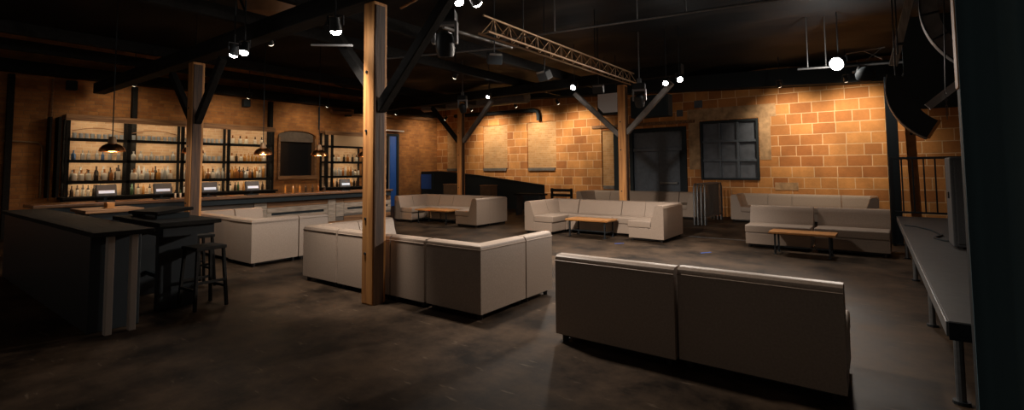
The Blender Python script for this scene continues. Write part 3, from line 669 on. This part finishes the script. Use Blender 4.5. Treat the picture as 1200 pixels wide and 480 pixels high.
# ------------------------------------------------------------------ curtain at the right
mb = MB(); n = 160; pts = []
for i in range(n + 1):
    u = i / n; x = .36 + u * 2.6
    pts.append((x, 3.2 + .055 * math.sin(u * 62) + .03 * math.sin(u * 23 + 1) + .012 * math.sin(u * 131)))
A = [mb.bm.verts.new((x, y, .03)) for x, y in pts]; B = [mb.bm.verts.new((x, y, 4.6)) for x, y in pts]
A2 = [mb.bm.verts.new((x, y + .015, .03)) for x, y in pts]; B2 = [mb.bm.verts.new((x, y + .015, 4.6)) for x, y in pts]
for i in range(n):
    mb.bm.faces.new((A[i], A[i + 1], B[i + 1], B[i])); mb.bm.faces.new((A2[i + 1], A2[i], B2[i], B2[i + 1]))
    mb.bm.faces.new((A[i + 1], A[i], A2[i], A2[i + 1])); mb.bm.faces.new((B[i], B[i + 1], B2[i + 1], B2[i]))
mb.bm.faces.new((A[0], B[0], B2[0], A2[0])); mb.bm.faces.new((A[n], A2[n], B2[n], B[n]))
cu = thing('stage_curtain', 'heavy black pleated curtain hanging at the right edge', 'curtain', (0, 0, 0))
o = mb.build('drape', MT['curtain'], cu, 50)
child(cu, 'track', 'blackm', lambda b: b.cyl((.25, 3.2, 4.62), (3.0, 3.2, 4.62), .03, n=8))
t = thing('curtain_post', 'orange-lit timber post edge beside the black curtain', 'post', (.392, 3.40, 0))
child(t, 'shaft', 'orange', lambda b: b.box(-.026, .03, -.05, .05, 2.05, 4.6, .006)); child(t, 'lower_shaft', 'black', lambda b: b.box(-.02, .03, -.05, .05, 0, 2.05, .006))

# ------------------------------------------------------------------ curved shells, hanging gear at the right
def arc_shell(name, label, m, c, r0, r1, a0, a1, y0, y1, edge=None):
    t = thing(name, label, 'duct', (c[0], y0, c[1])); n = 20
    poly = [(r1 * math.cos(a0 + (a1 - a0) * k / n), r1 * math.sin(a0 + (a1 - a0) * k / n)) for k in range(n + 1)] + [(r0 * math.cos(a1 + (a0 - a1) * k / n), r0 * math.sin(a1 + (a0 - a1) * k / n)) for k in range(n + 1)]
    child(t, 'shell', m, lambda b: b.prism(poly, lambda p, q, s: (p, s, q), 0, y1 - y0), 30)
    poly2 = [((r1 + .015) * math.cos(a0 + (a1 - a0) * k / n), (r1 + .015) * math.sin(a0 + (a1 - a0) * k / n)) for k in range(n + 1)] + [(r1 * math.cos(a1 + (a0 - a1) * k / n), r1 * math.sin(a1 + (a0 - a1) * k / n)) for k in range(n + 1)]
    child(t, 'rim', edge or m, lambda b: b.prism(poly2, lambda p, q, s: (p, s, q), -.02, .05), 30)
    return t
D = math.radians
a = arc_shell('curved_shell', 'big black curved shell hanging over the stage', 'blackm', (1.22, 2.97), .675, .99, D(166), D(241), 10.4, 10.9, 'greyband')
child(a, 'end_face', 'orange', lambda b: b.bar((.66 * math.cos(D(241)), -.01, .66 * math.sin(D(241))), (.99 * math.cos(D(241)), -.01, .99 * math.sin(D(241))), .03, .04))  # end edge of the black shell, its orange light put into the colour
child(a, 'hanging_rod', 'blackm', lambda b: b.cyl((-.80, .2, .60), (-.80, .2, ceil_z(.42, 10.6) - 2.99), .012, n=6)); child(a, 'hanging_rod', 'blackm', lambda b: b.cyl((-.84, .4, .0), (-.84, .4, ceil_z(.38, 10.8) - 2.99), .012, n=6))
a = arc_shell('curved_band', 'grey curved metal band high beside the curtain', 'greyband', (2.2, 4.45), 1.2, 1.43, D(165), D(228), 11.0, 11.3, 'blackm')
for an in (187, 206): child(a, 'strap', 'blackm', lambda b: b.bar((1.19 * math.cos(D(an)), -.02, 1.19 * math.sin(D(an))), (1.44 * math.cos(D(an)), -.02, 1.44 * math.sin(D(an))), .03, .03))
t = thing('white_beam', 'short white steel beam slung below the grey band', 'beam', (.99, 10.9, 2.85))
child(t, 'web', 'white', lambda b: b.bar((-.20, 0, -.19), (.24, 0, .20), .10, .02, up=(0, 1, 0))); child(t, 'flange', 'white', lambda b: (b.bar((-.17, 0, -.23), (.27, 0, .16), .02, .10, up=(0, 1, 0)), b.bar((-.23, 0, -.15), (.21, 0, .24), .02, .10, up=(0, 1, 0))))
t = thing('hanging_chain', 'steel chain hanging beside the white steel beam', 'chain', (1.02, 10.75, 2.45))
for k in range(9): child(t, 'link', 'steel', lambda b: b.tube([(.012 * math.cos(q) * (k % 2), .012 * math.cos(q) * (1 - k % 2), .06 * k + .035 * math.sin(q)) for q in [2 * PI * j / 8 for j in range(9)]], .005, 5))
child(t, 'strap', 'blackm', lambda b: b.cyl((0, 0, .5), (.05, 0, 2.2), .01, n=6))
t = thing('weathered_board', 'weathered grey board slanting down from the ceiling at right', 'board', (0, 11.0, 0))
child(t, 'board', 'weathered', lambda b: b.bar((.67, 0, 4.75), (.36, 0, 3.45), .13, .05, .01, up=(0, 1, 0))); child(t, 'bracket', 'blackm', lambda b: b.box(.42, .52, -.06, .03, 3.80, 3.84))
pipe([(-1.3, 12.78, 3.89), (.69, 12.78, 3.79), (1.4, 12.78, 3.75)], .025, 'steel', 'horizontal steel lighting pipe at the right under the ceiling')
t = thing('pipe_clamp', 'silver clamp assembly on the lighting pipe above the black shell', 'clamp', (.655, 12.58, 3.75))
child(t, 'clamp', 'steel', lambda b: (b.box(-.05, .05, .08, .19, -.06, .06, .015), b.bar((0, .1, .05), (-.04, .1, .2), .03, .03)))
child(t, 'frame', 'steel', lambda b: (b.bar((0, 0, -.05), (-.12, 0, -.28), .018, .018), b.bar((0, 0, -.05), (.10, 0, -.28), .018, .018), b.bar((-.14, 0, -.28), (.12, 0, -.28), .018, .018), b.bar((.0, .1, .0), (.45, .1, -.05), .03, .03)))
child(t, 'dangling_wire', 'steel', lambda b: b.tube([(.08, 0, -.28), (.14, 0, -.42), (.22, 0, -.50), (.20, 0, -.58), (.12, 0, -.55)], .007, 5))
t = thing('short_truss', 'short white lattice piece on the lighting pipe at right', 'truss', (-.12, 12.78, 3.89))
child(t, 'chords', 'steel', lambda b: (b.bar((-.25, 0, .22), (.42, 0, .26), .018, .018),)); child(t, 'diagonal', 'steel', lambda b: b.bar((-.25, 0, .22), (-.32, 0, .0), .014, .014)); child(t, 'diagonal', 'steel', lambda b: b.bar((.05, 0, .24), (.36, 0, .02), .014, .014)); child(t, 'diagonal', 'steel', lambda b: b.bar((.36, .01, .25), (.08, .01, .02), .014, .014))

# ------------------------------------------------------------------ lights
def disc(c, d, r, n=16):
    d = Vector(d).normalized(); b = MB(); b.cyl(Vector(c), Vector(c) + d * .01, r, n=n); return b
def fixture(name, label, loc, target, power, size, r=.075, group=None, blend=.5, lens='lens', col=NEUT, top=.3, L=.2, spill=0):
    """a can on a yoke: yoke stem up to its pipe, body pointing at target, glowing lens"""
    t = thing(name, label, 'spotlight', loc, 0, group); d = (Vector(target) - Vector(loc)).normalized()
    child(t, 'stem', 'blackm', lambda b: b.cyl((0, 0, .04), (0, 0, ceil_z(loc[0], loc[1]) - loc[2] - .02), .012, n=6))
    child(t, 'body', 'blackm', lambda b: b.cyl(-d * L * .6, d * L * .4, r * .8, r, n=16), 40)
    x = d.cross(Vector((0, 0, 1))).normalized()
    child(t, 'yoke', 'blackm', lambda b: (b.bar(x * (r + .02), x * (r + .02) + Vector((0, 0, .12)), .02, .012), b.bar(-x * (r + .02), -x * (r + .02) + Vector((0, 0, .12)), .02, .012), b.bar(x * (r + .02) + Vector((0, 0, .12)), -x * (r + .02) + Vector((0, 0, .12)), .02, .012)))
    b = MB(); b.lathe([(r * .90, 0), (r * .84, r * .25), (r * .62, r * .52), (r * .32, r * .68), (.002, r * .72)], n=16)
    ln = b.build('lens', MT[lens], t, 60); ln.location = d * (L * .4); ln.rotation_euler = d.to_track_quat('Z', 'Y').to_euler()
    spot('beam', t, d * (L * .4 + r * .72 + .02), target, power, size, blend, col, .16, Vector(loc))
    if spill:
        l = bpy.data.lights.new('lamp_spill', 'POINT'); l.energy = spill; l.color = col; l.shadow_soft_size = .06
        o = bpy.data.objects.new('lamp_spill', l); COL.objects.link(o); o.location = d * (L * .4 + .22); o.parent = t
    return t
MT['lenswash'] = mat('wash_lens', (1, 1, 1), .4, emit=(1, .82, .6), estr=2.5)
# wall washers hung close to the block wall
WASH = [(-14.0, 1.0, 'first'), (-11.6, 1.0, 'second'), (-9.6, .75, 'third'), (-2.1, .78, 'fourth'), (-.5, .74, 'fifth')]
for x, k, nm in WASH:
    zc = 4.02 - (x + 17.8) * .02
    fixture('wall_washer', f'small black spotlight washing the block wall, {nm} of that row from the left', (x, 15.9, zc + .35), (x + .05, 17.6, 2.7), E_WASH * k, 95, .06, 'wall washers', .9, 'lenswash', (1, .82, .60), .6, .16)
for y, k, nm in ((4.4, .16, 'above the left end of the back bar'), (7.4, .24, 'above the middle of the back bar'), (10.2, .26, 'above the arched opening'), (13.4, .32, 'above the blue-edged doorway'), (16.3, .45, 'near the far left corner')):  # lamps added to brighten the brick wall, no such fixtures seen
    fixture('wall_washer', f'added small black spotlight brightening the brown brick wall, {nm}', (-15.9, y, 4.05), (-17.8, y + .1, 2.6), E_WASH * k, 110, .06, 'added wall washers on the bar side', .9, 'lenswash', (1, .80, .56), .6, .16)
for x, y, tg, k, nm in ((-9.4, 4.75, (-12.4, 7.6, .6), .9, 'aimed at the bar front from the near girder'), (-9.0, 9.6, (-12.6, 10.9, .5), .5, 'aimed at the far left sectional')):  # unseen spotlights added to light the bar front and far left sectional
    fixture('wall_washer', f'added small black spotlight {nm}', (x, y, 4.2), tg, E_WASH * k, 80, .06, 'added small spotlights aimed at the bar side', .9, 'lenswash', NEUT, .6, .16)
# floods on the posts and pipes
FLOOD = [
 ('glaring white floodlight on the lighting pipe at right', (-.51, 12.50, 3.88), (-4.6, 5.4, .4), 6.0, 76, .15, 1.0),
 ('left lamp of the pair on the braced post right arm', (-4.06, 11.95, 3.80), (-4.0, 8.0, 0), 1.0, 110, .07, .6),
 ('right lamp of the pair on the braced post right arm', (-3.72, 11.9, 3.84), (-.5, 8.0, 0), .6, 110, .075, .6),
 ('lamp on the left arm of the braced post', (-6.62, 11.9, 3.96), (-8.0, 7.0, 0), 1.2, 110, .085, .6),
 ('lamp at the top of the slim post right arm', (-9.75, 11.95, 4.0), (-10.5, 8.0, 0), .9, 100, .06, .6),
 ('lamp left of the lone timber post', (-5.20, 3.42, 3.42), (-5.75, 4.15, .8), 1.3, 62, .075, .9),
 ('left lamp of the pair beside the left timber post brace', (-8.04, 3.5, 3.56), (-9.9, 3.5, 0), .75, 84, .07, .7),
 ('right lamp of the pair beside the left timber post brace', (-7.70, 3.5, 3.54), (-7.2, 2.6, 0), .12, 100, .07, .6),
 ('left lamp of the pair at the top of the picture', (-4.45, 4.78, 3.98), (-2.7, 5.6, 0), 2.0, 104, .07, .9),
 ('right lamp of the pair at the top of the picture', (-4.20, 4.86, 3.94), (-5.2, 10.2, .0), 5.2, 66, .08, .9),
]
for lb, loc, tg, k, sz, r, bl in FLOOD:
    fixture('flood_lamp', lb, loc, tg, E_FLOOD * k, sz, r, 'flood lamps', bl, 'lens', NEUT, .45, .16, 60 if r > .14 else 0)

# moving-head lights
def mover(loc, label, s=1.0, tilt=0.0, rz=0):
    t = thing('moving_head_light', label, 'stage light', loc, rz, 'moving head lights')
    child(t, 'clamp', 'steel', lambda b: (b.box(-.05 * s, .05 * s, -.03 * s, .03 * s, .16 * s, .30 * s, .01), b.cyl((0, 0, .30 * s), (0, 0, ceil_z(loc[0], loc[1]) - loc[2] - .02), .015, n=8)))
    child(t, 'base', 'blackm', lambda b: b.box(-.15 * s, .15 * s, -.12 * s, .12 * s, .02, .17 * s, .025 * s))
    child(t, 'yoke', 'yokegrey', lambda b: (b.box(-.17 * s, -.13 * s, -.06 * s, .06 * s, -.26 * s, .02, .015 * s), b.box(.13 * s, .17 * s, -.06 * s, .06 * s, -.26 * s, .02, .015 * s), b.box(-.17 * s, .17 * s, -.06 * s, .06 * s, -.02 * s, .03, .012 * s)))
    h = child(t, 'head', 'blackm', lambda b: b.lathe([(.05, .10), (.10, .07), (.125, -.02), (.125, -.14), (.105, -.22), (.085, -.23)], n=20), 40)
    h.scale = (s, s, s); h.location = (0, 0, -.20 * s); h.rotation_euler = (tilt, 0, 0)
    child(h, 'lens', 'tv', lambda b: b.cyl((0, 0, -.232), (0, 0, -.222), .082, n=16))
    return t
mover((-4.21, 4.30, 3.46), 'large moving head light hanging right of the lone timber post', .95, .25, .6)
mover((-10.75, 11.8, 3.92), 'small moving head light on the slim far post', .95, .5, .4)
mover((-4.62, 11.6, 3.60), 'pale moving head light beside the braced post', 1.0, .6, .3)
t = thing('stage_backdrop', 'flat black panel hung behind the curved shells over the stage', 'panel', (1.7, 12.2, 0))
child(t, 'panel', 'black', lambda b: b.box(-1.15, 1.2, -.02, .02, 2.75, 4.55, .005)); child(t, 'hanging_rod', 'blackm', lambda b: b.cyl((-1.0, 0, 4.5), (-1.0, 0, ceil_z(.7, 12.2) - .02), .012, n=6)); child(t, 'hanging_rod', 'blackm', lambda b: b.cyl((1.0, 0, 4.5), (1.0, 0, ceil_z(2.7, 12.2) - .02), .012, n=6))
# round black can near the right of the block wall
t = thing('round_lamp_can', 'round black lamp can under the lighting pipe at right', 'stage light', (-.05, 12.3, 3.56))
child(t, 'can', 'black', lambda b: b.lathe([(.05, .14), (.15, .08), (.18, 0), (.16, -.10), (.10, -.15), (.02, -.16)], n=18), 50); child(t, 'bracket', 'steel', lambda b: (b.bar((-.16, 0, .02), (-.10, .46, .27), .03, .03), b.box(-.22, -.12, -.03, .03, .04, .08)))
# long lattice truss
t = thing('lighting_truss', 'long bare steel lattice truss under the black ceiling', 'truss', (-4.92, 0, 0))
child(t, 'top_chord', 'brass', lambda b: b.cyl((-.0, 5.9, 4.12), (-.0, 12.0, 4.12), .02, n=8))
child(t, 'bottom_chord', 'brass', lambda b: (b.cyl((-.10, 5.9, 3.84), (-.10, 12.0, 3.84), .02, n=8), b.cyl((.10, 5.9, 3.84), (.10, 12.0, 3.84), .02, n=8)))
def _lat(b):
    n = 14
    for k in range(n):
        y0 = 5.95 + 6.0 * k / n; y1 = 5.95 + 6.0 * (k + .5) / n; y2 = 5.95 + 6.0 * (k + 1) / n
        for sx in (-.1, .1): b.cyl((sx, y0, 3.84), (0, y1, 4.12), .008, n=5); b.cyl((0, y1, 4.12), (sx, y2, 3.84), .008, n=5)
        b.cyl((-.1, y0, 3.84), (.1, y0, 3.84), .008, n=5)
child(t, 'lattice', 'brass', _lat)
for y in (7.0, 9.8): child(t, 'hanger', 'blackm', lambda b: b.cyl((0, y, 4.12), (0, y, ceil_z(-4.92, y) - .02), .012, n=6))
def work_light(loc, label, rz=0):
    t = thing('work_light', label, 'stage light', loc, rz, 'dark lights hung on the truss')
    child(t, 'housing', 'blackm', lambda b: b.box(-.13, .13, -.08, .08, -.09, .09, .015, rot=(.5, 0, 0))); child(t, 'glass', 'greyband', lambda b: b.box(-.11, .11, -.09, -.08, -.07, .07, rot=(.5, 0, 0)))
    child(t, 'bracket', 'blackm', lambda b: b.cyl((0, 0, .06), (0, 0, ceil_z(loc[0], loc[1]) - loc[2] - .02), .012, n=6))
work_light((-5.22, 6.55, 3.58), 'small square work light below the near end of the truss', .9)
work_light((-5.15, 8.05, 3.50), 'flat work light below the middle of the truss', -.3)
work_light((-5.15, 10.4, 3.54), 'dark work light below the far end of the truss', .3)
pipe([(-6.0, 7.55, 4.22), (-.3, 8.45, 4.22), (2.2, 8.85, 4.2)], .022, 'steel', 'long thin steel sprinkler pipe crossing the black ceiling', 'pipe', 'sprinkler_pipe')
for k, (x, y) in enumerate(((-4.72, 7.75), (-3.2, 8.0), (-2.4, 8.12))):
    tag(child(None, 'pipe_hanger', 'steel', lambda b: b.cyl((x, y, 4.24), (x, y, ceil_z(x, y) - .02), .012, n=6)), 'thin rod hanging the sprinkler pipe from the ceiling', 'hanger', 'sprinkler pipe hangers')
pipe([(-8.4, 6.2, 3.93), (-5.2, 7.25, 3.93)], .022, 'steel', 'thin steel pipe between the lone post and the truss')
pipe([(-5.32, 5.4, 3.88), (-5.25, 7.1, 3.88)], .028, 'greyband', 'grey pipe leading to the near end of the truss')
pipe([(-6.35, 3.8, 3.44), (-5.4, 3.8, 3.28)], .016, 'white', 'thin white bar bracing the lamp left of the lone post', 'bar', 'lamp_bracket')
pipe([(-4.7, 4.45, 4.0), (-5.1, 4.35, 3.86)], .02, 'brass', 'short bare pipe stub behind the near girder')
for x in (-1.1, -.75, .95):
    tag(child(None, 'pipe_hanger', 'steel', lambda b: b.cyl((x, 12.78, 3.86), (x, 12.78, ceil_z(x, 12.78) - .02), .012, n=6)), 'thin rod holding the lighting pipe at the right', 'hanger', 'lighting pipe hangers')
# hung speakers by the braced post
for x, y, z, m, lb, sx in ((-6.30, 13.5, 3.60, 'spklight', 'grey-faced speaker hung left of the braced post', .31), (-5.30, 14.2, 3.50, 'black', 'wide black speaker hung behind the braced post', .55)):
    t = thing('hung_speaker', lb, 'speaker', (x, y, z))
    child(t, 'cabinet', 'black', lambda b: b.box(-sx - .03, sx + .03, -.18, .22, -.32, .33, .02)); child(t, 'grille', m, lambda b: b.prism([(-sx, .29), (sx, .29), (sx, -.28), (-sx * .45, -.28), (-sx, -.10)], lambda p, q, s: (p, s, q), -.20, -.18))
    child(t, 'chain', 'blackm', lambda b: (b.cyl((-sx * .6, 0, .33), (-sx * .6, 0, ceil_z(x - sx * .6, y) - z - .02), .012, n=6), b.cyl((sx * .6, 0, .33), (sx * .6, 0, ceil_z(x + sx * .6, y) - z - .02), .012, n=6)))
# brown drum high at the left
t = thing('ceiling_drum', 'large dim brown drum hung from the ceiling at upper left', 'drum', (-9.75, 4.9, 4.62))
child(t, 'shell', 'lbrown', lambda b: b.lathe([(.10, 0), (.40, .03), (.55, .14), (.58, .45)], n=28), 40); child(t, 'strap', 'black', lambda b: b.bar((.0, -.60, .45), (.18, -.50, .02), .12, .02))

# ------------------------------------------------------------------ dark high tables and stools at the left
t = thing('service_counter', 'large dark service counter in the left foreground', 'counter', (-8.75, 1.70, 0))
child(t, 'body', 'blackm', lambda b: b.box(-2.6, 2.22, -.22, .22, 0, 1.0, .006)); child(t, 'worktop', 'dwood', lambda b: b.box(-2.65, 2.5, -.26, .26, 1.0, 1.05, .008))
MT['greypost'] = mat('grey_leg', (.42, .37, .33), .6)
for y in (-.10, .10): child(t, 'end_leg', 'greypost', lambda b: b.box(2.36, 2.44, y - .03, y + .03, 0, 1.0, .006))
def high_table(loc, L, D, label, m='dwood', rz=0, h=1.07, peds=(-.30, .30)):
    t = thing('high_table', label, 'table', loc, rz)
    child(t, 'tabletop', m, lambda b: b.box(-L / 2, L / 2, -D / 2, D / 2, h - .05, h, .008)); child(t, 'apron', 'blackm', lambda b: b.box(-L / 2 + .06, L / 2 - .06, -D / 2 + .06, D / 2 - .06, h - .17, h - .05))
    for x in peds: child(t, 'pedestal', 'blackm', lambda b: b.box(x - .05, x + .05, -D / 2 + .12, D / 2 - .12, 0, h - .17, .006))
    child(t, 'foot_rail', 'black', lambda b: b.bar((peds[0], 0, .3), (peds[1], 0, .3), .05, .05))
high_table((-7.40, 2.42, 0), 1.7, .66, 'dark high table with stools left of the lone timber post', peds=(-.62, .42))
high_table((-10.15, 2.5, 0), .9, .75, 'high table with brown edge near the bar', 'brownboard')
tag(child(None, 'menu_holder', 'orange', lambda b: (b.box(-10.22, -10.04, 2.47, 2.57, 1.071, 1.16, .008), b.box(-10.25, -10.01, 2.45, 2.59, 1.07, 1.078))), 'small wooden menu block on the brown-edged high table', 'menu holder')
t = thing('folded_board', 'dark board lying tilted on the high table', 'board', (-7.55, 2.42, 1.07))
child(t, 'board', 'dwood', lambda b: b.box(-.55, .5, -.2, .2, .06, .10, .006, rot=(.1, -.03, 0))); child(t, 'batten', 'black', lambda b: b.box(-.45, -.38, -.18, .18, .0, .07)); child(t, 'batten', 'black', lambda b: b.box(.36, .43, -.18, .18, 0, .065))
def stool(loc, rz, label):
    t = thing('bar_stool', label, 'stool', loc, rz, 'dark bar stools around the high table')
    child(t, 'seat', 'dwood', lambda b: b.box(-.18, .18, -.18, .18, .70, .745, .012))
    for sx in (-1, 1):
        for sy in (-1, 1): child(t, 'leg', 'dwood', lambda b: b.bar((sx * .185, sy * .185, 0), (sx * .15, sy * .15, .70), .035, .035, .004))
    child(t, 'stretcher', 'dwood', lambda b: (b.bar((-.175, -.175, .24), (.175, -.175, .24), .025, .03), b.bar((-.175, .175, .24), (.175, .175, .24), .025, .03), b.bar((-.172, -.172, .32), (-.172, .172, .32), .025, .03), b.bar((.172, -.172, .32), (.172, .172, .32), .025, .03)))
for loc, rz, lb in (((-6.70, 2.62, 0), .10, 'dark wooden bar stool at the right end of the high table'), ((-7.95, 3.0, 0), 0, 'dark bar stool behind the high table, next to its right end stool'), ((-8.45, 3.0, 0), 0, 'dark bar stool behind the high table, third from its right end'), ((-9.0, 2.8, 0), .1, 'dark bar stool at the far left end of the high table')): stool(loc, rz, lb)
